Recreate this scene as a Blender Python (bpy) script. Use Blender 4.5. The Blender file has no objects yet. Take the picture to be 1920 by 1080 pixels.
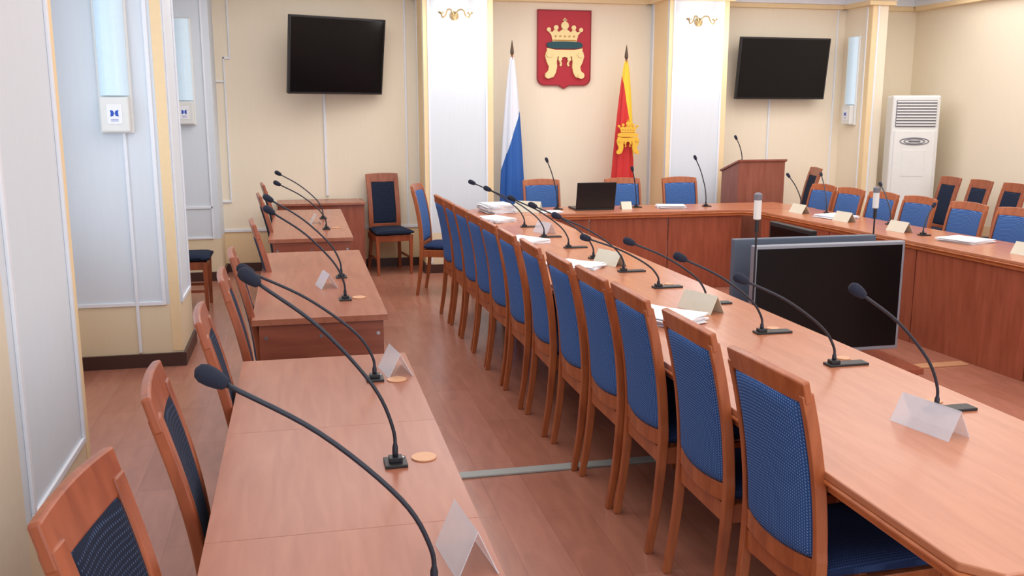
import bpy, bmesh, math, random
from mathutils import Vector, Matrix
random.seed(4)
scene=bpy.context.scene
COL=scene.collection
scene.view_settings.view_transform='Standard'
scene.view_settings.look='None'

# ------------------------------------------------------------ materials
def lin(r,g,b):
    f=lambda c:(c/255/12.92) if c/255<=.04045 else ((c/255+.055)/1.055)**2.4
    return (f(r),f(g),f(b),1)
def newmat(name):
    m=bpy.data.materials.new(name); m.use_nodes=True
    nt=m.node_tree; return m,nt,nt.nodes['Principled BSDF']
def plain(name,col,rough=.5,metal=0,noise=.04,scale=30,emit=None,es=0,bump=0):
    m,nt,b=newmat(name)
    tc=nt.nodes.new('ShaderNodeTexCoord'); nz=nt.nodes.new('ShaderNodeTexNoise')
    nz.inputs['Scale'].default_value=scale; nz.inputs['Detail'].default_value=3
    nt.links.new(tc.outputs['Object'],nz.inputs['Vector'])
    mx=nt.nodes.new('ShaderNodeMix'); mx.data_type='RGBA'
    mx.inputs['A'].default_value=tuple(c*(1-noise) for c in col[:3])+(1,)
    mx.inputs['B'].default_value=tuple(min(1,c*(1+noise)) for c in col[:3])+(1,)
    nt.links.new(nz.outputs['Fac'],mx.inputs['Factor'])
    nt.links.new(mx.outputs['Result'],b.inputs['Base Color'])
    b.inputs['Roughness'].default_value=rough; b.inputs['Metallic'].default_value=metal
    if bump:
        bp=nt.nodes.new('ShaderNodeBump'); bp.inputs['Strength'].default_value=bump; bp.inputs['Distance'].default_value=.002
        nt.links.new(nz.outputs['Fac'],bp.inputs['Height']); nt.links.new(bp.outputs['Normal'],b.inputs['Normal'])
    if emit:
        b.inputs['Emission Color'].default_value=emit; b.inputs['Emission Strength'].default_value=es
    return m
def wood(name,c1,c2,rough=.3,stretch=(1,12,12),scale=4,coat=.0):
    m,nt,b=newmat(name)
    tc=nt.nodes.new('ShaderNodeTexCoord'); mp=nt.nodes.new('ShaderNodeMapping')
    mp.inputs['Scale'].default_value=stretch
    nz=nt.nodes.new('ShaderNodeTexNoise'); nz.inputs['Scale'].default_value=scale; nz.inputs['Detail'].default_value=6; nz.inputs['Distortion'].default_value=.6
    cr=nt.nodes.new('ShaderNodeValToRGB'); cr.color_ramp.elements[0].position=.3; cr.color_ramp.elements[1].position=.7
    cr.color_ramp.elements[0].color=c2; cr.color_ramp.elements[1].color=c1
    nt.links.new(tc.outputs['Object'],mp.inputs['Vector']); nt.links.new(mp.outputs['Vector'],nz.inputs['Vector'])
    nt.links.new(nz.outputs['Fac'],cr.inputs['Fac']); nt.links.new(cr.outputs['Color'],b.inputs['Base Color'])
    b.inputs['Roughness'].default_value=rough; b.inputs['Coat Weight'].default_value=coat; b.inputs['Coat Roughness'].default_value=.2
    return m
def fabric(name,base,dot,k,th=.45,rough=.9):
    m,nt,b=newmat(name)
    tc=nt.nodes.new('ShaderNodeTexCoord'); sx=nt.nodes.new('ShaderNodeSeparateXYZ')
    nt.links.new(tc.outputs['Object'],sx.inputs[0])
    def M(op,a,c=None):
        n=nt.nodes.new('ShaderNodeMath'); n.operation=op
        for i,v in enumerate((a,c)):
            if v is None: continue
            if isinstance(v,(int,float)): n.inputs[i].default_value=v
            else: nt.links.new(v,n.inputs[i])
        return n.outputs[0]
    xz=M('ADD',M('MULTIPLY',sx.outputs['X'],1.0),sx.outputs['Z'])
    s1=M('SINE',M('MULTIPLY',M('ADD',sx.outputs['Y'],xz),k)); s2=M('SINE',M('MULTIPLY',M('SUBTRACT',sx.outputs['Y'],xz),k))
    f=M('GREATER_THAN',M('MULTIPLY',s1,s2),th)
    mx=nt.nodes.new('ShaderNodeMix'); mx.data_type='RGBA'; mx.inputs['A'].default_value=base; mx.inputs['B'].default_value=dot
    nt.links.new(f,mx.inputs['Factor']); nt.links.new(mx.outputs['Result'],b.inputs['Base Color'])
    b.inputs['Roughness'].default_value=rough; b.inputs['Specular IOR Level'].default_value=.25
    return m

def wallmat(name,up,low,zs,cool=None):
    m,nt,b=newmat(name)
    g=nt.nodes.new('ShaderNodeNewGeometry'); sx=nt.nodes.new('ShaderNodeSeparateXYZ'); nt.links.new(g.outputs['Position'],sx.inputs[0])
    gt=nt.nodes.new('ShaderNodeMath'); gt.operation='GREATER_THAN'; gt.inputs[1].default_value=zs; nt.links.new(sx.outputs['Z'],gt.inputs[0])
    mx=nt.nodes.new('ShaderNodeMix'); mx.data_type='RGBA'; mx.inputs['A'].default_value=low; mx.inputs['B'].default_value=up
    nt.links.new(gt.outputs[0],mx.inputs['Factor'])
    wv=nt.nodes.new('ShaderNodeTexNoise'); wv.inputs['Scale'].default_value=60; mp=nt.nodes.new('ShaderNodeMapping'); mp.inputs['Scale'].default_value=(1,1,.05)
    nt.links.new(g.outputs['Position'],mp.inputs['Vector']); nt.links.new(mp.outputs['Vector'],wv.inputs['Vector'])
    m2=nt.nodes.new('ShaderNodeMix'); m2.data_type='RGBA'; m2.blend_type='MULTIPLY'; m2.inputs['Factor'].default_value=.05
    nt.links.new(mx.outputs['Result'],m2.inputs['A']); nt.links.new(wv.outputs['Fac'],m2.inputs['B'])
    nt.links.new(m2.outputs['Result'],b.inputs['Base Color']); b.inputs['Roughness'].default_value=.75
    return m

CREAM=lin(248,236,214); YEL=lin(242,217,176)
M_wall=wallmat('wallpaper_cream',CREAM,YEL,.44)
M_wallL=wallmat('wallpaper_left',lin(222,230,236),lin(232,218,190),.42)
M_pier=wallmat('wallpaper_pale',lin(224,233,242),lin(238,222,190),.42)
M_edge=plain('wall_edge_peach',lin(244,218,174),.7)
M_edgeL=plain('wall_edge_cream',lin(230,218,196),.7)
M_white=plain('white_trim',lin(238,243,252),.45)
M_ceil=plain('ceiling_white',lin(240,242,242),.8)
M_base=plain('baseboard_dark',lin(74,48,44),.4)
M_desk=wood('desk_wood',lin(170,108,84),lin(156,94,72),.27,(9,1,9),3)
M_desk_side=wood('desk_side_wood',lin(152,86,66),lin(132,70,52),.35,(1,1,10),3)
M_top=wood('table_wood',lin(196,130,96),lin(182,115,82),.27,(9,1,9),3,.1)
M_topX=wood('table_wood_cross',lin(190,122,90),lin(174,108,78),.3,(1,9,9),3,.1)
M_edgew=wood('table_edge_wood',lin(200,120,70),lin(176,98,56),.3,(6,6,6),2,.2)
M_panel=wood('panel_wood',lin(164,90,66),lin(142,74,52),.3,(9,9,1),3)
M_podium=wood('podium_wood',lin(150,90,74),lin(132,74,58),.4,(9,9,1),3)
M_chair=wood('chair_wood',lin(178,102,60),lin(150,78,44),.34,(8,8,1.5),3,.1)
M_chairB=wood('dark_chair_wood',lin(168,92,60),lin(138,70,44),.34,(8,8,1.5),3,.1)
M_blue=fabric('blue_fabric',lin(46,82,144),lin(112,150,204),2*math.pi/.016,.45)
M_navy=fabric('navy_fabric',lin(26,42,78),lin(52,76,120),2*math.pi/.016,.45)
M_dark=fabric('charcoal_fabric',lin(24,32,52),lin(66,84,116),2*math.pi/.018,.66)
M_black=plain('black_plastic',lin(28,28,32),.45)
M_foam=plain('foam_black',lin(34,40,58),.95,bump=.8,scale=300)
M_neck=plain('gooseneck_grey',lin(46,50,62),.45,.3)
M_screen=plain('tv_screen',lin(8,9,13),.2,noise=.0)
M_screen.node_tree.nodes['Principled BSDF'].inputs['Specular IOR Level'].default_value=.25
M_silver=plain('silver_plastic',lin(150,158,172),.35,.4)
M_grey=plain('grey_plastic',lin(90,102,120),.45)
M_paper=plain('paper_white',lin(244,246,252),.7)
M_cream_card=plain('card_cream',lin(228,224,206),.5)
M_cream_card.node_tree.nodes['Principled BSDF'].inputs['Alpha'].default_value=.85
M_acr=plain('acrylic_white',lin(232,236,246),.12)
M_acr.node_tree.nodes['Principled BSDF'].inputs['Alpha'].default_value=.45
M_disc=plain('grommet_wood',lin(210,158,118),.4)
M_metal=plain('steel',lin(180,180,185),.3,.9)
M_brass=plain('brass',lin(172,150,108),.35,.5)
M_gold=plain('gold_paint',lin(244,222,160),.4,.0)
M_gold2=plain('gold_dark',lin(196,146,70),.5,.1)  # darker gold for the crown band and its studs
M_dkgold=plain('finial_dark',lin(90,70,55),.5,.3)
M_red=plain('shield_red',lin(180,22,44),.5)
M_redd=plain('shield_border',lin(138,16,36),.5)
M_green=plain('cushion_green',lin(22,74,84),.6)
M_glow=plain('lamp_glow',lin(255,250,240),.5,emit=(1,.95,.85,1),es=4)
M_tube=plain('tube_diffuser',lin(196,222,240),.3,emit=(.82,.93,1,1),es=.2)
M_ac=plain('ac_white',lin(230,232,230),.4)
M_acg=plain('ac_grille',lin(118,118,128),.5)
M_strip=plain('cable_cover',lin(164,168,164),.5)
M_bluemark=plain('blue_mark',lin(20,80,190),.5)
M_laptop=plain('laptop_black',lin(20,24,28),.35)

def floormat():
    m,nt,b=newmat('laminate_floor')
    tc=nt.nodes.new('ShaderNodeTexCoord'); mp=nt.nodes.new('ShaderNodeMapping'); mp.inputs['Rotation'].default_value=(0,0,math.pi/2)
    br=nt.nodes.new('ShaderNodeTexBrick'); br.inputs['Scale'].default_value=1; br.inputs['Brick Width'].default_value=1.2; br.inputs['Row Height'].default_value=.19
    br.inputs['Mortar Size'].default_value=.001; br.inputs['Color1'].default_value=lin(182,124,104); br.inputs['Color2'].default_value=lin(170,112,92); br.inputs['Mortar'].default_value=lin(148,94,78)
    nt.links.new(tc.outputs['Object'],mp.inputs['Vector']); nt.links.new(mp.outputs['Vector'],br.inputs['Vector'])
    nz=nt.nodes.new('ShaderNodeTexNoise'); nz.inputs['Scale'].default_value=3; nz.inputs['Detail'].default_value=6; nz.inputs['Distortion'].default_value=1
    mp2=nt.nodes.new('ShaderNodeMapping'); mp2.inputs['Scale'].default_value=(5,1,1)
    nt.links.new(tc.outputs['Object'],mp2.inputs['Vector']); nt.links.new(mp2.outputs['Vector'],nz.inputs['Vector'])
    mx=nt.nodes.new('ShaderNodeMix'); mx.data_type='RGBA'; mx.blend_type='OVERLAY'; mx.inputs['Factor'].default_value=.25
    nt.links.new(br.outputs['Color'],mx.inputs['A']); nt.links.new(nz.outputs['Fac'],mx.inputs['B'])
    nt.links.new(mx.outputs['Result'],b.inputs['Base Color']); b.inputs['Roughness'].default_value=.25
    return m
M_floor=floormat()

# ------------------------------------------------------------ mesh helpers
def obj(name,bm,mat,parent=None,label=None,smooth=False,bevel=0,loc=None,seg=2):
    bmesh.ops.recalc_face_normals(bm,faces=bm.faces[:])
    me=bpy.data.meshes.new(name); bm.to_mesh(me); bm.free()
    mats=mat if isinstance(mat,(list,tuple)) else [mat]
    for mm in mats: me.materials.append(mm)
    if smooth:
        for p in me.polygons: p.use_smooth=True
    o=bpy.data.objects.new(name,me); COL.objects.link(o)
    if bevel:
        md=o.modifiers.new('b','BEVEL'); md.width=bevel; md.segments=seg; md.limit_method='ANGLE'
    if parent: o.parent=parent
    if loc: o.location=loc
    if label: o['label']=label
    return o
def B(bm,x0,x1,y0,y1,z0,z1,mi=0):
    vs=[bm.verts.new(p) for p in [(x0,y0,z0),(x1,y0,z0),(x1,y1,z0),(x0,y1,z0),(x0,y0,z1),(x1,y0,z1),(x1,y1,z1),(x0,y1,z1)]]
    for f in [(0,3,2,1),(4,5,6,7),(0,1,5,4),(1,2,6,5),(2,3,7,6),(3,0,4,7)]:
        fc=bm.faces.new([vs[i] for i in f]); fc.material_index=mi
def box(name,x0,x1,y0,y1,z0,z1,mat,parent=None,bevel=0,label=None):
    bm=bmesh.new(); B(bm,x0,x1,y0,y1,z0,z1); return obj(name,bm,mat,parent,label,bevel=bevel)
def struct(name,x0,x1,y0,y1,z0,z1,mat,bevel=0):
    o=box(name,x0,x1,y0,y1,z0,z1,mat,bevel=bevel); o['kind']='structure'; return o
def prism(bm,pts,z0,z1,axis='z'):
    def V(p,h):
        return (p[0],p[1],h) if axis=='z' else (p[0],h,p[1])
    a=[bm.verts.new(V(p,z0)) for p in pts]; b=[bm.verts.new(V(p,z1)) for p in pts]
    n=len(pts)
    bm.faces.new(a); bm.faces.new(b[::-1])
    for i in range(n): bm.faces.new([a[i],a[(i+1)%n],b[(i+1)%n],b[i]])
def spline(pts,n=6):
    P=[Vector(p) for p in pts]; P=[P[0]*2-P[1]]+P+[P[-1]*2-P[-2]]; out=[]
    for i in range(1,len(P)-2):
        for k in range(n):
            t=k/n; a,b,c,d=P[i-1],P[i],P[i+1],P[i+2]
            out.append(.5*((2*b)+(c-a)*t+(2*a-5*b+4*c-d)*t*t+(3*b-a-3*c+d)*t**3))
    out.append(P[-2]); return out
def tube(bm,pts,r,n=10,caps=True):
    pts=[Vector(p) for p in pts]
    if not isinstance(r,(list,tuple)): r=[r]*len(pts)
    rings=[];ref=None
    for i,p in enumerate(pts):
        t=(pts[min(i+1,len(pts)-1)]-pts[max(i-1,0)]).normalized()
        if ref is None:
            ref=Vector((0,1,0)) if abs(t.y)<.9 else Vector((1,0,0))
        s=(ref-t*ref.dot(t)).normalized(); ref=s; u=t.cross(s)
        rings.append([bm.verts.new(p+(s*math.cos(2*math.pi*k/n)+u*math.sin(2*math.pi*k/n))*r[i]) for k in range(n)])
    for a,b in zip(rings,rings[1:]):
        for k in range(n): bm.faces.new([a[k],a[(k+1)%n],b[(k+1)%n],b[k]])
    if caps: bm.faces.new(rings[0][::-1]); bm.faces.new(rings[-1])
def sweep(bm,pts,hw,hn,side=(0,1,0)):
    pts=[Vector(p) for p in pts]; s=Vector(side); rings=[]
    if not isinstance(hw,(list,tuple)): hw=[hw]*len(pts)
    if not isinstance(hn,(list,tuple)): hn=[hn]*len(pts)
    for i,p in enumerate(pts):
        t=(pts[min(i+1,len(pts)-1)]-pts[max(i-1,0)]).normalized(); nn=t.cross(s).normalized()
        rings.append([bm.verts.new(p+s*a*hw[i]+nn*b*hn[i]) for a,b in ((1,1),(1,-1),(-1,-1),(-1,1))])
    for a,b in zip(rings,rings[1:]):
        for k in range(4): bm.faces.new([a[k],a[(k+1)%4],b[(k+1)%4],b[k]])
    bm.faces.new(rings[0][::-1]); bm.faces.new(rings[-1])
def pillow(bm,P,N,th,nu=12,nv=16,minp=.0,eu=12,ev=20):
    N=Vector(N); F=[];K=[]
    for j in range(nv+1):
        f=[];k=[]
        for i in range(nu+1):
            u=.5-.5*math.cos(math.pi*i/nu);v=.5-.5*math.cos(math.pi*j/nv)
            pr=max(minp,(1-abs(2*u-1)**eu)**.5*(1-abs(2*v-1)**ev)**.5)
            c=Vector(P(u,v)); f.append(bm.verts.new(c+N*th*pr)); k.append(bm.verts.new(c-N*th*pr))
        F.append(f);K.append(k)
    for j in range(nv):
        for i in range(nu):
            bm.faces.new([F[j][i],F[j][i+1],F[j+1][i+1],F[j+1][i]]); bm.faces.new([K[j][i],K[j+1][i],K[j+1][i+1],K[j][i+1]])
    for j in range(nv):
        for i in (0,nu): bm.faces.new([F[j][i],F[j+1][i],K[j+1][i],K[j][i]])
    for i in range(nu):
        for j in (0,nv): bm.faces.new([F[j][i],F[j][i+1],K[j][i+1],K[j][i]])
    bmesh.ops.remove_doubles(bm,verts=bm.verts[:],dist=.0002)
def thing(name,label,cat,loc=(0,0,0),rz=0,group=None):
    e=bpy.data.objects.new(name,None); e.empty_display_size=.1; COL.objects.link(e)
    e.location=loc; e.rotation_euler=(0,0,rz); e['label']=label; e['category']=cat
    if group: e['group']=group
    return e
def tag(o,label,cat,group=None):
    o['label']=label; o['category']=cat
    if group: o['group']=group
    return o
def clone(root,loc,rz,label=None,group=None,sc=1):
    r=root.copy(); COL.objects.link(r); r.location=loc; r.rotation_euler=(0,0,rz); r.scale=(sc,sc,sc)
    for c in root.children:
        k=c.copy(); COL.objects.link(k); k.parent=r
    if label: r['label']=label
    if group: r['group']=group
    return r

# ------------------------------------------------------------ room
FY=10.1; RX=7.2; LX=-1.5; CZ=3.05
struct('floor',LX-.1,RX+.1,-2.5,FY+.1,-.1,0,M_floor)
struct('ceiling',LX-.1,RX+.1,-2.5,FY+.1,CZ,CZ+.1,M_ceil)
struct('wall_far',LX-.1,RX+.1,FY,FY+.1,0,CZ,M_wall)
struct('wall_right',RX,RX+.1,-2.5,FY,0,CZ,M_wall)
def wall_left():
    bm=bmesh.new()
    B(bm,LX-.1,LX,-2.5,4.15,0,CZ); B(bm,LX-.1,LX,6.05,FY,0,CZ); B(bm,LX-.1,LX,4.15,6.05,0,.85); B(bm,LX-.1,LX,4.15,6.05,2.7,CZ)
    o=obj('wall_left',bm,M_wallL); o['kind']='structure'
    bm=bmesh.new()
    for y in (4.15,4.76,5.39,5.99): B(bm,LX-.08,LX-.02,y,y+.06,.85,2.7)
    for z in (.85,2.1,2.64): B(bm,LX-.08,LX-.02,4.15,6.05,z,z+.06)
    B(bm,LX-.1,LX+.12,4.1,6.1,.82,.86)
    o=obj('window_1',bm,M_white); o['kind']='structure'
wall_left()
struct('wall_left_pier',LX,-.86,1.6,3.82,0,CZ,M_pier)
struct('wall_left_pier',LX,-.80,6.38,7.02,0,CZ,M_pier)
struct('wall_left_pier',LX,-.78,9.6,FY,0,CZ,M_pier)
struct('wall_far_pier',1.26,1.976,9.56,FY,0,CZ,M_pier)
struct('wall_far_pier',3.873,4.553,9.56,FY,0,CZ,M_pier)
struct('wall_far_pier',6.27,6.46,9.56,FY,0,CZ,M_wall)
tn=[0]
def trim(x0,x1,y0,y1,z0,z1,mat=None):
    tn[0]+=1; return struct('trim_%d'%tn[0],x0,x1,y0,y1,z0,z1,mat or M_white,bevel=.003)
e=.004
for (a,b) in ((1.26,1.976),(3.873,4.553)):
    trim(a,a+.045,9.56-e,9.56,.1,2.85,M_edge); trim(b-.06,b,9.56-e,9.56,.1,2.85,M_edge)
    trim(a+.045,a+.065,9.56-.012,9.56,.1,2.85); trim(b-.08,b-.06,9.56-.012,9.56,.1,2.85)
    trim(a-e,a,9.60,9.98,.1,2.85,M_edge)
    trim(a-.012,a,9.98,10.0,.1,2.85)
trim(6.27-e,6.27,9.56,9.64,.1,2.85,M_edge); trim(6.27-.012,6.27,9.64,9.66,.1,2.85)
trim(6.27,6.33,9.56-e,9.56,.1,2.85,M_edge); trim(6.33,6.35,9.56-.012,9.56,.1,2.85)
trim(6.16,6.18,FY-.012,FY,.44,2.85)
for (a,b) in ((-.78,1.26),(1.976,3.873),(4.553,6.27),(6.46,7.2)):
    trim(a,b,FY-.014,FY,.42,.45)
trim(1.13,1.15,FY-.012,FY,.45,2.85); trim(4.66,4.68,FY-.012,FY,.45,2.85)
for args in ((-.78,1.26,FY-.09,FY),(1.976,3.873,FY-.09,FY),(4.553,6.27,FY-.09,FY),(6.46,7.2,FY-.09,FY),(1.2,2.03,9.49,FY),(3.81,4.61,9.49,FY),(6.2,6.53,9.49,FY),(RX-.09,RX,-2.5,FY-.09)):
    trim(args[0],args[1],args[2],args[3],2.86,CZ); trim(args[0]+.0,args[1],args[2]+.03,args[3],2.81,2.86,M_edge)
xa=-.86
trim(xa,xa+.012,3.0,3.74,.41,.435); trim(xa,xa+.012,3.715,3.74,.435,2.85); trim(xa,xa+.012,3.0,3.025,.435,2.85)
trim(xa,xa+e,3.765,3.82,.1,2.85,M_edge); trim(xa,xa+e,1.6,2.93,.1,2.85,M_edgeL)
yb=6.38
trim(LX,-.885,yb-.012,yb,.415,.44); trim(-.91,-.885,yb-.012,yb,.44,2.85)
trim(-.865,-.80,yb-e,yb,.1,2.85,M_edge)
trim(-.80,-.788,6.46,6.94,.415,.44); trim(-.80,-.788,6.44,6.46,.415,2.85); trim(-.80,-.788,6.92,6.94,.44,2.85)
trim(-1.075,-1.055,yb-.016,yb,.1,1.55)
trim(LX,-.84,9.588,9.6,.72,.745); trim(LX,-.84,9.588,9.6,.42,.44); trim(-.855,-.84,9.588,9.6,.44,2.85)
trim(-.70,-.685,FY-.02,FY,.75,1.95); trim(-.64,-.625,FY-.02,FY,2.2,2.85); trim(-.70,-.625,FY-.02,FY,2.18,2.2); trim(-.70,-.685,FY-.02,FY,1.95,2.2); trim(-.78,-.685,FY-.02,FY,.73,.75); trim(-.78,-.70,FY-.02,FY,1.95,1.965)
trim(.275,.30,FY-.02,FY,.78,1.95); trim(5.34,5.36,FY-.02,FY,.5,1.85)
def base(name,*a): struct(name,*a,M_base)
base('baseboard_far',-.78,1.26,FY-.02,FY,0,.09); base('baseboard_far',1.976,3.873,FY-.02,FY,0,.09); base('baseboard_far',4.553,6.27,FY-.02,FY,0,.09); base('baseboard_far',6.46,RX,FY-.02,FY,0,.09)
for a,b in ((1.26,1.976),(3.873,4.553),(6.27,6.46)):
    base('baseboard_far',a-.02,b+.02,9.54,9.56,0,.09); base('baseboard_far',a-.02,a,9.56,FY-.02,0,.09)
base('baseboard_left',xa,xa+.02,1.6,3.84,0,.09); base('baseboard_left',LX,xa,3.82,3.84,0,.09)
base('baseboard_left',LX,-.78,6.36,6.38,0,.09); base('baseboard_left',-.80,-.78,6.38,7.04,0,.09)
base('baseboard_left',LX,-.76,9.58,9.6,0,.09); base('baseboard_left',-.78,-.76,9.6,FY,0,.09)
base('baseboard_left',LX,LX+.02,3.84,6.36,0,.09); base('baseboard_left',LX,LX+.02,7.04,9.58,0,.09)
base('baseboard_right',RX-.02,RX,-2.5,FY-.02,0,.09)

# ------------------------------------------------------------ chairs (local: faces +X)
def chairA(name,label,pad,loc,rz,group):
    R=thing(name,label,'chair',loc,rz,group)
    tab=[(0,-.252),(.2,-.222),(.42,-.205),(.55,-.207),(.7,-.222),(.85,-.250),(1.0,-.288)]
    pc=spline([(x,0,z) for z,x in tab],4)
    def px(z):
        for a,b in zip(pc,pc[1:]):
            if a.z<=z<=b.z: return a.x+(b.x-a.x)*(z-a.z)/max(1e-6,b.z-a.z)
        return pc[-1].x
    W=.186
    for s in (1,-1):
        bm=bmesh.new(); pts=[Vector((p.x,s*W,p.z)) for p in pc if p.z<.965]
        sweep(bm,pts,[.013 if p.z<.5 else .0105 for p in pts],[.014+.004*min(1,p.z/.4) for p in pts])
        obj('leg',bm,M_chair,R,bevel=.004)
        bm=bmesh.new(); sweep(bm,[(.20,s*.175,0),(.205,s*.175,.2),(.205,s*.178,.42)],[.012,.015,.018],[.012,.015,.018]); obj('leg',bm,M_chair,R,bevel=.004)
    bm=bmesh.new(); N=12; pts=[];h=[]
    for i in range(N+1):
        y=(-1+2*i/N); q=1-y*y
        pts.append(Vector((px(.965)-.022*q,y*(W+.012),.967+.010*q))); h.append(.031+.003*q)
    sweep(bm,pts,h,.012,side=Vector((-.24,0,.97)).normalized()); obj('top_rail',bm,M_chair,R,bevel=.005,smooth=False)
    bm=bmesh.new()
    def P(u,v):
        y=(2*u-1); q=1-y*y; z0=.490-.012*q; z1=.943+.010*q; z=z0+(z1-z0)*v
        return (px(z)-.022*q,y*(W-.010),z)
    pillow(bm,P,(1,0,.15),.018); obj('backrest',bm,pad,R,smooth=True)
    bm=bmesh.new(); pts=[Vector((px(.46)-.018*(1-y*y),y*W,.460-.012*(1-y*y))) for y in [-1+2*i/8 for i in range(9)]]
    sweep(bm,pts,.03,.011,side=(0,0,1)); obj('lower_rail',bm,M_chair,R,bevel=.004)
    bm=bmesh.new()
    for s in (1,-1): B(bm,-.2,.2,s*.178-.011,s*.178+.011,.355,.42)
    B(bm,.19,.212,-.175,.175,.355,.42); B(bm,-.215,-.195,-.175,.175,.355,.42); obj('seat_frame',bm,M_chair,R,bevel=.003)
    bm=bmesh.new()
    def S(u,v):
        x=-.19+.43*v; w=.182+.018*v; return (x,(2*u-1)*w,.447)
    pillow(bm,S,(0,0,1),.032,10,10,.25,6,8); obj('seat',bm,M_navy,R,smooth=True)
    return R
def chairB(name,label,loc,rz,group):
    R=thing(name,label,'chair',loc,rz,group)
    tab=[(0,-.27),(.2,-.225),(.42,-.2),(.6,-.205),(.8,-.24),(1.04,-.305)]
    pc=spline([(x,0,z) for z,x in tab],4)
    def px(z):
        for a,b in zip(pc,pc[1:]):
            if a.z<=z<=b.z: return a.x+(b.x-a.x)*(z-a.z)/max(1e-6,b.z-a.z)
        return pc[-1].x
    W=.150
    for s in (1,-1):
        bm=bmesh.new(); pts=[Vector((p.x,s*(W+.022*(1-min(1,p.z/.45))),p.z)) for p in pc if p.z<1.0]
        sweep(bm,pts,[.017+.008*min(1,max(0,(p.z-.35))/.15) for p in pts],[.015]*len(pts)); obj('leg',bm,M_chairB,R,bevel=.005)
        bm=bmesh.new(); sweep(bm,[(.20,s*.175,0),(.2,s*.178,.2),(.2,s*.18,.42)],[.013,.016,.02],[.013,.016,.02]); obj('leg',bm,M_chairB,R,bevel=.004)
    bm=bmesh.new(); pts=[];h=[]
    for i in range(11):
        y=-1+2*i/10; q=1-y*y; pts.append(Vector((px(.985)-.008*q,y*(W+.027),.985+.003*q))); h.append(.046+.003*q)
    sweep(bm,pts,h,.012,side=Vector((-.26,0,.965)).normalized()); obj('top_rail',bm,M_chairB,R,bevel=.006)
    bm=bmesh.new()
    def P(u,v):
        y=(2*u-1); q=1-y*y; z0=.50; z1=.95; z=z0+(z1-z0)*v
        return (px(z)-.008*q,y*(W-.020),z)
    pillow(bm,P,(1,0,.15),.016); obj('backrest',bm,M_dark,R,smooth=True)
    bm=bmesh.new(); pts=[Vector((px(.475),y*W,.475)) for y in (-1,0,1)]; sweep(bm,pts,.03,.011,side=(0,0,1)); obj('lower_rail',bm,M_chairB,R,bevel=.004)
    bm=bmesh.new()
    for s in (1,-1): B(bm,-.2,.2,s*.18-.011,s*.18+.011,.355,.42); B(bm,-.19,.19,s*.18-.009,s*.18+.009,.16,.185)
    B(bm,.19,.212,-.18,.18,.355,.42); B(bm,-.21,-.19,-.18,.18,.355,.42); obj('seat_frame',bm,M_chairB,R,bevel=.003)
    bm=bmesh.new()
    def S(u,v):
        x=-.19+.43*v; w=.18+.025*v; return (x,(2*u-1)*w,.45)
    pillow(bm,S,(0,0,1),.034,10,10,.25,6,8); obj('seat',bm,M_dark,R,smooth=True)
    return R
lab='cherry wood chair with dotted blue back along the long table'
g='blue chairs along the long table'
ys=[2.275,2.80,3.33,3.76,4.20,4.68,5.16,5.64,6.08,6.52,6.96,7.40]
xs=[1.228,1.23,1.22,1.20,1.18,1.16,1.14,1.13,1.12,1.11,1.10,1.085]
A0=chairA('conference_chair',lab,M_blue,(xs[0]+.285,ys[0],0),.05,g)
for x,y in list(zip(xs,ys))[1:]: clone(A0,(x+.285,y,0),.02+random.uniform(-.03,.03))
clone(A0,(1.32,8.50,0),-.35,'cherry wood chair with blue back turned at the table corner','blue chair at the corner')
gh='blue chairs at the head table'
for x in (2.40,3.27,3.90): clone(A0,(x,8.95,0),-math.pi/2,'cherry wood chair with blue back behind the head table',gh,.975)
gr='blue chairs on the far side of the table'
for x,y in ((4.91,8.08),(4.93,7.65),(4.96,7.2),(5.0,6.76),(5.05,6.24),(5.1,5.78),(5.16,5.2)):
    clone(A0,(x-.27,y,0),math.pi+.06,'cherry wood chair with blue back behind the side table',gr,.965)
B0=chairB('side_chair','red-brown wooden chair with dotted charcoal pad at a desk',(-.115,1.66,0),-.14,'dark padded chairs behind the desks')
for x,y in ((-.075,2.38),(-.035,3.16),(-.02,3.90),(-.02,4.50),(0.02,5.72),(-.01,7.55),(-.02,8.65)): clone(B0,(x,y,0),.08+random.uniform(-.02,.02))
clone(B0,(.90,9.73,0),-math.pi/2+.15,'red-brown chair with tall charcoal back against the wall','chair against the far wall',.98)
clone(B0,(5.42,9.66,0),math.pi-.2,'red-brown chair with charcoal back beside the podium','chair by the podium')
for y in (8.62,8.16,7.70,7.24): clone(B0,(6.42,y,0),math.pi-.06,'red-brown chair with charcoal back standing along the side wall','chairs along the side wall',.95)
clone(B0,(-1.0,8.3,0),0,'dark padded chair standing in the wall recess','chair in the recess')

# ------------------------------------------------------------ left desks
def desk(y0,y1,x0=-.235,x1=.375,label='brown laminate desk with modesty panel and microphones',):
    R=thing('desk',label,'desk',((x0+x1)/2,(y0+y1)/2,0),0,'row of laminate desks'); w=(x1-x0)/2; l=(y1-y0)/2-.0003
    box('desktop',-w,w,-l,l,.722,.75,M_desk,R,bevel=.0008)
    for s in (1,-1):
        a,b=sorted((s*(l-.015),s*(l-.04))); box('side_panel',-w+.03,w-.02,a,b,0,.7218,M_desk_side,R)
    box('modesty_panel',w-.06,w-.04,-l+.04,l-.04,.12,.7218,M_desk_side,R)
    bm=bmesh.new()
    for x in (-w+.06,0,w-.045):
        for z in (.66,.2):
            tube(bm,[(x,-l+.0155,z),(x,-l+.012,z)],.009,10)
    obj('screw_cover',bm,M_metal,R)
    return R
for a,b in ((1.27,1.995),(1.995,2.71),(2.71,3.53),(4.24,6.3),(6.95,8.0),(8.0,9.0)): desk(a,b)
R=thing('desk','reddish desk standing against the far wall','desk',(.21,9.8,0),0,'desk at the wall')
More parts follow.
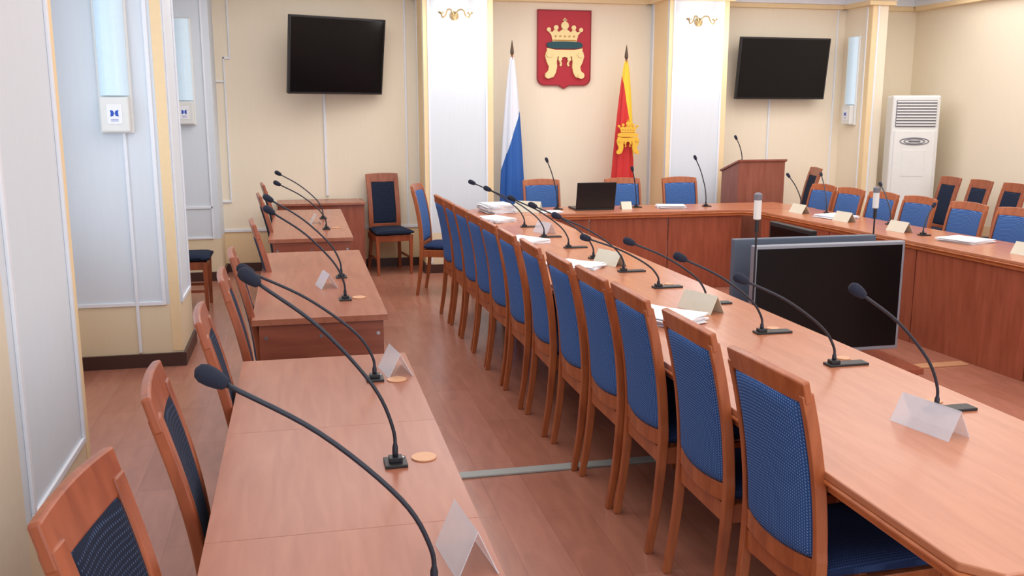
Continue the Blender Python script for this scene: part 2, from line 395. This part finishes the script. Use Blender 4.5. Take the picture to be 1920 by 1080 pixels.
box('desktop',-.44,.44,-.2,.25,.725,.75,M_desk,R,bevel=.003)
box('modesty_panel',-.42,.42,-.17,-.15,0,.725,M_panel,R)
for s in (1,-1): box('side_panel',s*.42-.012,s*.42+.012,-.15,.22,0,.725,M_panel,R)

# ------------------------------------------------------------ conference tables
def poly_off(pts,d):
    out=[]
    n=len(pts)
    for i in range(n):
        p0,p1,p2=Vector(pts[i-1]),Vector(pts[i]),Vector(pts[(i+1)%n])
        e1=(p1-p0).normalized(); e2=(p2-p1).normalized()
        n1=Vector((-e1.y,e1.x)); n2=Vector((-e2.y,e2.x)); m=(n1+n2).normalized(); out.append(tuple(p1+m*(d/max(.3,m.dot(n1)))))
    return out
def table(label,pts,panels,topmat,name='conference_table'):
    R=thing(name,label,'table',(0,0,0),0)
    bm=bmesh.new(); prism(bm,pts,.728,.75); obj('tabletop',bm,topmat,R,bevel=.004)
    bm=bmesh.new(); prism(bm,poly_off(pts,-.004),.715,.7275); prism(bm,poly_off(pts,.012),.69,.715); obj('edge_moulding',bm,M_edgew,R,bevel=.005)
    for (a,b) in panels:
        a=Vector(a);b=Vector(b); t=(b-a).normalized(); n=Vector((-t.y,t.x))*.012
        bm=bmesh.new(); prism(bm,[tuple(a+n),tuple(b+n),tuple(b-n),tuple(a-n)],.0,.69); obj('front_panel',bm,M_panel,R,bevel=.002)
    return R
T1=table('long orange-brown conference table with double edge moulding',
 [(1.31,1.56),(1.37,1.49),(2.06,1.49),(2.12,1.56),(2.12,8.05),(1.50,8.05),(1.31,7.75)],
 [((2.07,1.75),(2.07,3.3)),((2.07,3.31),(2.07,4.9)),((2.07,4.91),(2.07,6.5)),((2.07,6.51),(2.07,7.95)),((1.85,1.7),(2.05,1.7))],M_top)
T2=table('head conference table with reddish veneer front panels',
 [(1.50,8.065),(2.12,8.065),(2.2,8.12),(4.10,8.12),(4.17,8.03),(4.82,8.06),(4.72,8.72),(1.60,8.72),(1.50,8.55)],
 [((2.15,8.17),(2.58,8.17)),((2.59,8.17),(3.35,8.17)),((3.36,8.17),(4.1,8.17))],M_topX)
T3=table('side conference table with reddish veneer panels and moulded edge',
 [(4.175,8.015),(4.40,3.8),(5.02,3.84),(4.79,8.04)],
 [((4.21,7.95),(4.27,6.9)),((4.27,6.89),(4.33,5.85)),((4.33,5.84),(4.39,4.8)),((4.39,4.79),(4.44,3.9))],M_top)

# ------------------------------------------------------------ microphones
def mic(loc,dx,dz,dy=0,group='gooseneck microphones',plate=(.075,.035),hd=.86,label='black gooseneck microphone with foam windscreen on a desk base'):
    R=thing('gooseneck_microphone',label,'microphone',loc,0,group)
    a,b=plate
    bm=bmesh.new(); B(bm,-.03,a,-b,b,0,.009); B(bm,-.018,.018,-.016,.016,.009,.022); obj('base_plate',bm,M_black,R,bevel=.002)
    d=Vector((dx,dy,dz))
    prof=[(0,.0),(.015,.16),(.15,.39),(.50,.70),(.90,.935)]
    pts=spline([Vector((d.x*p,d.y*p,.02+(d.z-.02)*q)) for p,q in prof],6)
    bm=bmesh.new(); n=len(pts); tube(bm,pts,[.008 if i<3 else .0050 for i in range(n)],10); obj('gooseneck',bm,M_neck,R,smooth=True)
    dr=(pts[-1]-pts[-2]).normalized(); p=pts[-1]
    bm=bmesh.new(); ln=.072*hd
    tube(bm,[p+dr*(ln*t-.008) for t in (0,.06,.25,.5,.75,.92,1.0)],[.007,.012,.018*hd,.021*hd,.021*hd,.015*hd,.003],14); obj('windscreen',bm,M_foam,R,smooth=True)
    bm=bmesh.new(); tube(bm,[(.02,b*.5,.009),(.02,b*.5,.012)],.006,10); obj('talk_button',bm,M_metal,R)
    return R
for x,y,dx,dz in ((.226,1.68,-.415,.48),(.22,2.37,-.37,.54),(.23,3.18,-.44,.42),(.20,4.62,-.365,.47),(.21,5.26,-.40,.47),(.195,7.47,-.38,.38),(.19,8.22,-.38,.41)):
    mic((x,y,.75),dx,dz,plate=(.03,.035))
for x,y,dx,dz in ((1.92,2.44,-.32,.41),(1.90,2.99,-.41,.353),(1.88,3.51,-.4,.35),(1.90,4.12,-.42,.33),(1.835,4.57,-.43,.29),(1.82,5.08,-.43,.35),(1.80,5.59,-.42,.36),(1.775,6.07,-.42,.36),(1.75,6.63,-.45,.38),(1.75,7.25,-.45,.38)):
    mic((x,y,.75),dx,dz,plate=(.13,.026))
for x,y,dx,dz in ((2.37,8.5,-.11,.48),(3.855,8.44,-.135,.49),(3.16,8.5,-.05,.38)):
    mic((x,y,.75),dx,dz,plate=(.05,.03),hd=.7)
for x,y,dx,dz,dy in ((4.62,7.55,.13,.35,.35),(4.72,6.75,.08,.32,.3),(4.57,7.9,-.1,.33,.1),(4.55,6.1,.15,.22,.1)):
    mic((x,y,.75),dx,dz,dy,plate=(.05,.03),hd=.7)
def disc(x,y,r=.034):
    bm=bmesh.new(); tube(bm,[(0,0,0),(0,0,.003)],r,24); o=obj('cable_grommet',bm,M_disc,loc=(x,y,.7505)); tag(o,'light wood round cable cap set on the desk top','cap','cable caps on the tables')
for x,y in ((.30,2.40),(.305,3.16),(.27,4.66),(.27,7.55)): disc(x,y)
for x,y in ((1.98,2.53),(1.99,3.07),(1.97,3.58),(1.98,4.2),(1.93,4.66)): disc(x,y,.026)

# ------------------------------------------------------------ name cards, papers, laptop
def card(x,y,rz,mat,L=.2,h=.085,z=.7505,w=.045,label='folded tent name card standing on the table'):
    bm=bmesh.new(); t=.0015
    pr=[(-w,0),(0,h),(w,0),(w-2*t,0),(0,h-3*t),(-w+2*t,0)]
    prism(bm,pr,-L/2,L/2,axis='y')
    o=obj('name_card',bm,mat,loc=(x,y,z)); o.rotation_euler=(0,0,rz); return tag(o,label,'name card','tent name cards')
def papers(x,y,rz,n=5,w=.21,l=.30,z=.7505,sp=.15):
    bm=bmesh.new()
    for i in range(n):
        a=random.uniform(-sp,sp); ox=random.uniform(-.02,.02); c,s=math.cos(a),math.sin(a)
        pts=[(ox+px_*c-py_*s,px_*s+py_*c) for px_,py_ in ((-w/2,-l/2),(w/2,-l/2),(w/2,l/2),(-w/2,l/2))]
        prism(bm,pts,i*.004,i*.004+.0033)
    o=obj('paper_stack',bm,M_paper,loc=(x,y,z)); o.rotation_euler=(0,0,rz); return tag(o,'loose stack of white printed sheets on the table','papers','paper stacks on the tables')
AC='translucent white acrylic tent name holder on the table'
card(.31,1.80,.12,M_acr,.17,.10,label=AC); card(.31,3.27,.15,M_acr,.16,.085,label=AC); card(.12,5.0,.2,M_acr,.15,.08,label=AC); card(.12,7.9,.1,M_acr,.15,.08,label=AC)
card(1.79,2.30,.22,M_acr,.21,.085,label=AC); card(1.82,4.00,.35,M_cream_card,.22); card(1.83,5.36,.35,M_cream_card,.22); card(1.82,6.88,.3,M_acr,label=AC); card(2.05,8.35,.9,M_cream_card,.26,.1)
papers(1.57,3.84,.5,9,.22,.32,sp=.3); papers(1.60,5.33,.7,6,.22,.32,sp=.3); papers(1.56,6.45,.5,6,.22,.32); papers(1.6,7.72,.5,8,.22,.32); papers(1.76,8.4,.2,20,.24,.32); papers(1.45,4.6,.3,3)
papers(3.48,8.42,1.4,7,.21,.26); papers(2.24,8.26,1.5,3,.15,.2); card(3.02,8.4,1.5,M_cream_card,.10,.07)
for y in (7.72,7.05,6.35,5.1): card(4.5+.055*(7.7-y)-.05,y,0.1,M_cream_card,.2,.08)
for y in (7.30,5.75): papers(4.54+.05*(7.7-y),y,.2,6,.25,.28)
R=thing('laptop','open black laptop seen from the lid on the head table','laptop',(2.70,8.36,.7505),0)
box('keyboard_base',-.19,.19,0,.25,0,.018,M_laptop,R,bevel=.003)
bm=bmesh.new(); B(bm,-.19,.19,-.008,.004,0,.25); o=obj('lid',bm,M_laptop,R,bevel=.003); o.location=(0,0,.018); o.rotation_euler=(.2,0,0)

# ------------------------------------------------------------ televisions
def tv(loc,W,H,yaw,tilt,frame,stand,label,group=None,bez=.03):
    R=thing('television',label,'television',loc,yaw,group)
    R.rotation_euler=(tilt,0,yaw)
    bm=bmesh.new()
    B(bm,-W/2,W/2,-.0,.05,-H/2,H/2); obj('housing',bm,frame,R,bevel=.006)
    bm=bmesh.new(); B(bm,-W/2+bez,W/2-bez,-.004,.0,-H/2+bez*1.2,H/2-bez); obj('screen',bm,M_screen,R)
    bm=bmesh.new()
    if stand:
        B(bm,-.07,.07,.01,.04,-H/2-stand+.02,-H/2); B(bm,-.28,.28,-.12,.15,-H/2-stand,-H/2-stand+.02); obj('stand',bm,M_black,R,bevel=.004)
    else:
        B(bm,-.12,.12,.05,.13,-.1,.1); obj('wall_bracket',bm,M_black,R)
    return R
tv((.43,9.72,2.20),1.03,.75,.40,.16,M_black,0,'large black television angled on a wall bracket',bez=.018)
tv((5.39,9.87,2.13),1.12,.68,.03,.12,M_black,0,'large black television mounted flat on the wall',bez=.018)
tv((3.295,5.30,.48),1.07,.72,0,0,M_silver,.08,'silver framed television standing on the floor between the tables',bez=.022)
tv((3.30,5.66,.48),1.05,.72,math.pi,0,M_grey,.08,'grey backed television turned away, standing on the floor')
tv((3.5,6.2,.50),.6,.68,-math.pi/2,0,M_black,.12,'black television seen edge-on standing behind the other screens')
o=box('floor_plinth',2.75,3.88,5.08,5.86,0,.038,M_panel,bevel=.003); tag(o,'low wooden board carrying the floor televisions','platform')
o=box('cable_cover',.40,2.05,4.02,4.085,0,.012,M_strip,bevel=.004); tag(o,'grey-green cable cover strip crossing the aisle floor','cable cover')
o=box('cable_cover',3.89,4.31,5.2,5.28,0,.012,M_disc,bevel=.004); tag(o,'light wooden cable cover strip on the floor','cable cover')

def standmic(x,y,zt):
    R=thing('stand_microphone','cream condenser microphone on a slim floor stand','microphone',(x,y,0),0,'standing microphones')
    bm=bmesh.new(); tube(bm,[(0,0,0),(0,0,.015),(0,0,.02)],[.11,.11,.09],24); obj('base',bm,M_black,R)
    bm=bmesh.new(); tube(bm,[(0,0,.02),(0,0,zt-.18)],.006,10); tube(bm,[(0,0,zt-.22),(0,0,zt-.15)],.012,12); obj('pole',bm,M_black,R)
    bm=bmesh.new(); tube(bm,[(0,0,zt-.15),(0,0,zt-.145),(0,0,zt-.02),(0,0,zt)],[.015,.022,.022,.012],16); obj('capsule',bm,M_ac,R,smooth=False)
    bm=bmesh.new(); tube(bm,[(0,0,zt-.035),(0,0,zt-.002),(0,0,zt+.008)],[.0235,.0235,.010],16); obj('grille',bm,M_acg,R)
standmic(2.585,4.95,1.20); standmic(4.03,5.95,1.13)

# ------------------------------------------------------------ podium
R=thing('podium','brown veneer lectern with sloping top behind the tables','podium',(4.66,9.09,0),0)
bm=bmesh.new()
pts=[(-.2,0),(.2,0),(.2,1.03),(-.2,1.15)]
a=[bm.verts.new((-.25,p[0],p[1])) for p in pts]; b=[bm.verts.new((.27,p[0],p[1])) for p in pts]
bm.faces.new(a); bm.faces.new(b[::-1])
for i in range(4): bm.faces.new([a[i],a[(i+1)%4],b[(i+1)%4],b[i]])
obj('body',bm,M_podium,R,bevel=.004)
bm=bmesh.new(); pts=[(-.215,1.152),(.215,1.028),(.215,1.05),(-.215,1.174)]
a=[bm.verts.new((-.265,p[0],p[1])) for p in pts]; b=[bm.verts.new((.285,p[0],p[1])) for p in pts]
bm.faces.new(a); bm.faces.new(b[::-1])
for i in range(4): bm.faces.new([a[i],a[(i+1)%4],b[(i+1)%4],b[i]])
obj('sloping_top',bm,M_podium,R,bevel=.003)
mic((4.52,9.05,1.135),-.08,.26,0,plate=(.03,.025),label='slim black gooseneck microphone on the podium top',group='podium microphone',hd=.7)

# ------------------------------------------------------------ air conditioner
R=thing('air_conditioner','tall white floor-standing air conditioner with louvred grilles','air conditioner',(6.66,9.25,0),-.38)
w=.25
box('body',-w,w,-.09,.2,0,1.83,M_ac,R,bevel=.02)
bm=bmesh.new(); B(bm,-.21,.21,-.1,-.085,1.49,1.78); obj('air_outlet',bm,M_acg,R,bevel=.004)
for k in range(9): box('louvre',-.205,.205,-.108,-.1,1.503+k*.0315,1.518+k*.0315,M_ac,R)
box('front_panel',-.215,.215,-.102,-.088,.44,1.45,M_ac,R,bevel=.012)
bm=bmesh.new()
for r0 in (.12,.085):
    pts=[(1.35,r0)]
    ring=[(r0*1.25*math.cos(2*math.pi*k/28),-.105,1.335+.32*r0*math.sin(2*math.pi*k/28)) for k in range(29)]
    tube(bm,ring,.005,6)
tube(bm,[(-.06,-.105,1.335),(.06,-.105,1.335)],.010,8)
obj('handle',bm,M_acg,R)
box('display_panel',-.12,.12,-.1055,-.1,.95,1.24,M_ac,R,bevel=.003)
bm=bmesh.new()
for k in range(8): B(bm,-.19,.19,-.1,-.088,.1+k*.038,.112+k*.038)
obj('intake_grille',bm,M_acg,R)

# ------------------------------------------------------------ wall purifier lamps
def purifier(loc,rz):
    R=thing('air_purifier_lamp','tall pale blue ultraviolet lamp unit with control box','wall lamp',loc,rz,'wall lamp units')
    box('housing',-.1,.1,-.03,0,.0,1.0,M_ac,R,bevel=.01)
    bm=bmesh.new(); pts=[]
    for k in range(13):
        a=math.pi*k/12; pts.append((-.085*math.cos(a),-.03-.055*math.sin(a)))
    prism(bm,pts,.235,.985); obj('diffuser',bm,M_tube,R,smooth=False)
    box('control_box',-.085,.085,-.085,-.03,.01,.225,M_ac,R,bevel=.01)
    bm=bmesh.new(); B(bm,-.045,.045,-.088,-.085,.06,.18); obj('label_plate',bm,M_paper,R,bevel=.002)
    bm=bmesh.new()
    for s in (1,-1):
        prism(bm,[(s*.002,.126),(s*.008,.142),(s*.024,.146),(s*.021,.126),(s*.024,.106),(s*.008,.110)],-.0905,-.088,axis='y')
    for z in (.088,.078): B(bm,-.022,.022,-.089,-.088,z,z+.003)
    obj('blue_mark',bm,M_bluemark,R)
purifier((-1.10,6.38,1.53),0); purifier((-1.04,9.6,1.53),0); purifier((6.27,9.84,1.50),-math.pi/2)

# ------------------------------------------------------------ sconces
def sconce(x,z):
    R=thing('wall_sconce','brass double-arm wall sconce with curled arms and small cups','wall lamp',(x,9.56,z),0,'brass wall sconces')
    bm=bmesh.new(); tube(bm,[(0,0,0),(0,-.012,0),(0,-.025,0)],[.045,.045,.02],18); obj('backplate',bm,M_brass,R)
    for s in (1,-1):
        bm=bmesh.new(); pts=spline([(0,-.02,0),(s*.04,-.05,.055),(s*.08,-.08,.05),(s*.10,-.09,.0),(s*.13,-.09,-.02),(s*.145,-.09,.01)],6); tube(bm,pts,.008,8); obj('arm',bm,M_brass,R,smooth=True)
        bm=bmesh.new(); c=Vector((s*.145,-.09,.01)); tube(bm,[c,c+Vector((0,0,.008)),c+Vector((0,0,.022))],[.012,.026,.032],16); obj('cup',bm,M_brass,R)
        bm=bmesh.new(); tube(bm,[c+Vector((0,0,.022)),c+Vector((0,0,.045)),c+Vector((0,0,.07)),c+Vector((0,0,.085))],[.012,.018,.012,.003],14); obj('bulb',bm,M_glow,R,smooth=True)
    l=bpy.data.lights.new('sconce_light','POINT'); l.energy=6; l.color=(1,.99,.97); l.shadow_soft_size=.08
    o=bpy.data.objects.new('sconce_light',l); COL.objects.link(o); o.location=(x+.10,9.28,z-.17)
sconce(1.58,2.595); sconce(4.20,2.585)

# ------------------------------------------------------------ coat of arms
def rel_plate(bm,pts,y0,y1): prism(bm,pts,y0,y1,axis='y')
def shield_pts(w,h,tip):
    pts=[(-w,h),(w,h),(w,-h+.08)]
    for k in range(1,6):
        a=k/5*math.pi/2; pts.append((w-.08+.08*math.cos(a),-h+.08-.08*math.sin(a)))
    pts+=[(.06,-h),(0,-h-tip),(-.06,-h)]
    for k in range(0,6):
        a=k/5*math.pi/2; pts.append((-w+.08-.08*math.sin(a),-h+.08-.08*math.cos(a)))
    return pts
def emblem(R,s,y,zo=0,gold=None,green=None,sh=True):
    gold=gold or M_gold; new=[]
    bm=bmesh.new()
    cr=[(-.155,.10),(.155,.10),(.175,.18),(.225,.235),(.16,.215),(.12,.265),(.08,.215),(.03,.25),(0,.28),(-.03,.25),(-.08,.215),(-.12,.265),(-.16,.215),(-.225,.235),(-.175,.18)]
    rel_plate(bm,[(a*s,b*s) for a,b in cr],y-.018*s,y)
    for (a,b,r) in ((.21,.245,.026),(.115,.27,.03),(0,.295,.05),(-.115,.27,.03),(-.21,.245,.026)):
        tube(bm,[(a*s,y-.03*s,b*s),(a*s,y,b*s)],r*s,12)
    rel_plate(bm,[(-.01*s,.33*s),(.01*s,.33*s),(.01*s,.385*s),(-.01*s,.385*s)],y-.02*s,y)
    rel_plate(bm,[(-.026*s,.358*s),(.026*s,.358*s),(.026*s,.37*s),(-.026*s,.37*s)],y-.02*s,y)
    new.append(obj('crown',bm,gold,R))
    bm=bmesh.new(); tube(bm,[(-.15*s,y-.02*s,.115*s),(.15*s,y-.02*s,.115*s)],.008*s,8)
    for k in range(-2,3): tube(bm,[(k*.06*s,y-.026*s,.165*s),(k*.06*s,y-.01*s,.165*s)],.012*s,8)
    new.append(obj('crown_band',bm,M_gold2,R))
    bm=bmesh.new(); pts=[]
    for k in range(24):
        a=2*math.pi*k/24; pts.append((.235*s*math.copysign(abs(math.cos(a))**.5,math.cos(a)),(.058+.045*math.copysign(abs(math.sin(a))**.8,math.sin(a)))*s))
    rel_plate(bm,pts,y-.022*s,y); new.append(obj('cushion',bm,green or M_green,R))
    bm=bmesh.new()
    rel_plate(bm,[(a*s,b*s) for a,b in [(-.235,.02),(-.12,.0),(.12,.0),(.235,.02),(.225,-.06),(.15,-.10),(.09,-.08),(.04,-.10),(0,-.085),(-.04,-.10),(-.09,-.08),(-.15,-.10),(-.225,-.06)]],y-.026*s,y)
    for q in (1,-1):
        out=[(.24,-.02),(.255,-.08),(.235,-.15),(.205,-.21),(.215,-.26),(.25,-.29),(.255,-.33),(.21,-.355),(.145,-.335),(.115,-.28),(.10,-.21),(.105,-.15),(.09,-.07)]
        rel_plate(bm,[(q*a*s,b*s) for a,b in out],y-.03*s,y)
        tube(bm,[(q*.215*s,y-.045*s,-.315*s),(q*.215*s,y,-.315*s)],.042*s,14)
        tube(bm,[(q*.205*s,y-.045*s,-.06*s),(q*.205*s,y,-.06*s)],.036*s,14)
        tube(bm,[(q*.06*s,y-.035*s,-.115*s),(q*.06*s,y,-.115*s)],.024*s,12)
        pts=spline([(q*.06*s,y-.012*s,-.05*s),(q*.065*s,y-.012*s,-.12*s),(q*.045*s,y-.012*s,-.17*s),(q*.055*s,y-.012*s,-.20*s)],5)
        tube(bm,pts,.014*s,8)
    new.append(obj('gilded_stool',bm,gold,R))
    for o in new: o.location.z=zo
R=thing('coat_of_arms','red heraldic shield with golden crown on a gilded stool','coat of arms',(2.872,FY-.03,2.335),0)
bm=bmesh.new(); rel_plate(bm,shield_pts(.302,.40,.035),-.0,.03); obj('shield',bm,M_red,R)
bm=bmesh.new(); 
o1=shield_pts(.302,.40,.035); o2=[(a*.965,b*.972) for a,b in o1]
A=[bm.verts.new((p[0],-.004,p[1])) for p in o1]; C=[bm.verts.new((p[0],-.004,p[1])) for p in o2]
A2=[bm.verts.new((p[0],0,p[1])) for p in o1]; C2=[bm.verts.new((p[0],0,p[1])) for p in o2]
n=len(o1)
for i in range(n):
    j=(i+1)%n; bm.faces.new([A[i],A[j],C[j],C[i]]); bm.faces.new([A[i],A2[i],A2[j],A[j]]); bm.faces.new([C[i],C[j],C2[j],C2[i]])
obj('border',bm,M_redd,R)
emblem(R,.86,0,-.02)

# ------------------------------------------------------------ flags
def flagmat(name,c_low,c_up,k,z0,third=None):
    m,nt,b=newmat(name); tc=nt.nodes.new('ShaderNodeTexCoord'); sx=nt.nodes.new('ShaderNodeSeparateXYZ'); nt.links.new(tc.outputs['Object'],sx.inputs[0])
    a=nt.nodes.new('ShaderNodeMath'); a.operation='MULTIPLY_ADD'; a.inputs[1].default_value=-k; nt.links.new(sx.outputs['X'],a.inputs[0]); nt.links.new(sx.outputs['Z'],a.inputs[2])
    gt=nt.nodes.new('ShaderNodeMath'); gt.operation='GREATER_THAN'; gt.inputs[1].default_value=z0; nt.links.new(a.outputs[0],gt.inputs[0])
    mx=nt.nodes.new('ShaderNodeMix'); mx.data_type='RGBA'; mx.inputs['A'].default_value=c_low; mx.inputs['B'].default_value=c_up
    nt.links.new(gt.outputs[0],mx.inputs['Factor']); nt.links.new(mx.outputs['Result'],b.inputs['Base Color']); b.inputs['Roughness'].default_value=.6
    return m
def flag(x,y,zt,mat,label,emb=False,lean=0,ph=0):
    R=thing('flag',label,'flag',(x,y,0),0)
    bm=bmesh.new(); tube(bm,[(0,0,.0),(0,0,zt-.14)],.012,10); obj('pole',bm,M_chair,R)
    bm=bmesh.new(); tube(bm,[(0,0,zt-.15),(0,0,zt-.13),(0,0,zt-.10),(0,0,zt)],[.012,.02,.018,.002],10); obj('finial',bm,M_dkgold,R)
    bm=bmesh.new(); tube(bm,[(0,0,0),(0,0,.03),(0,0,.04),(0,0,.12)],[.16,.15,.04,.03],20); obj('base',bm,M_black,R)
    bm=bmesh.new(); nv=30;nu=64; rings=[]
    z1=zt-.17; z0=.42
    for j in range(nv+1):
        v=j/nv; z=z1+(z0-z1)*v; Rr=.016+.142*v**.75*(1-.25*v*v); ring=[]
        for i in range(nu):
            t=2*math.pi*i/nu; r=Rr*(1+.16*math.sin(6*t+ph+v*1.2)+.05*math.sin(11*t+2))
            ring.append(bm.verts.new((r*math.cos(t)+lean*v,r*.6*math.sin(t),z+.03*v*math.sin(3*t))))
        rings.append(ring)
    for a,b in zip(rings,rings[1:]):
        for i in range(nu): bm.faces.new([a[i],a[(i+1)%nu],b[(i+1)%nu],b[i]])
    bm.faces.new(rings[0])
    obj('cloth',bm,mat,R,smooth=True)
    if emb:
        emblem(R,.50,-.098,1.38,M_flaggold,M_flaggold)
M_flaggold=plain('flag_gold',lin(236,186,60),.6)
M_f1=flagmat('flag_white_blue',lin(38,96,178),lin(230,236,248),3.0,1.42)
M_f2=flagmat('flag_red_yellow',lin(210,44,44),lin(246,208,60),-6.0,1.76)
flag(2.228,9.8,2.39,M_f1,'white and blue flag hanging in folds from a pole',ph=0)
flag(3.49,9.8,2.36,M_f2,'red and yellow flag with gold emblem hanging from a pole',True,ph=1,lean=-.03)

# ------------------------------------------------------------ lights, world, camera
def area(loc,rot,sx,sy,e,col):
    l=bpy.data.lights.new('fill_light','AREA'); l.shape='RECTANGLE'; l.size=sx; l.size_y=sy; l.energy=e; l.color=col
    o=bpy.data.objects.new('fill_light',l); COL.objects.link(o); o.location=loc; o.rotation_euler=rot
for x in (.6,3.2,5.8):
    for y,en in ((1.5,27),(4.8,32),(7.9,44)): area((x,y,2.98),(0,0,0),2.5,2.5,en,(1,.985,.96))  # unseen overhead area lamps, added as diffuse fill for the room
area((-1.48,5.1,1.8),(0,-math.pi/2,0),1.7,1.8,10,(.78,.89,1))  # area lamp added at the window opening to boost its cool daylight
area((3.0,-2.2,1.7),(math.pi/2,0,0),6,2,90,(.92,.96,1))  # unseen upright area lamp added behind the camera as cool fill
w=bpy.data.worlds.new('World'); scene.world=w; w.use_nodes=True
w.node_tree.nodes['Background'].inputs[0].default_value=(.86,.93,1,1); w.node_tree.nodes['Background'].inputs[1].default_value=1.0
cam=bpy.data.cameras.new('camera'); co=bpy.data.objects.new('camera',cam); COL.objects.link(co)
co.location=(0,0,1.68); co.rotation_euler=(math.pi/2-.1891,0,-.2235); cam.sensor_width=36; cam.lens=36*1750/1920; cam.clip_start=.05
scene.camera=co
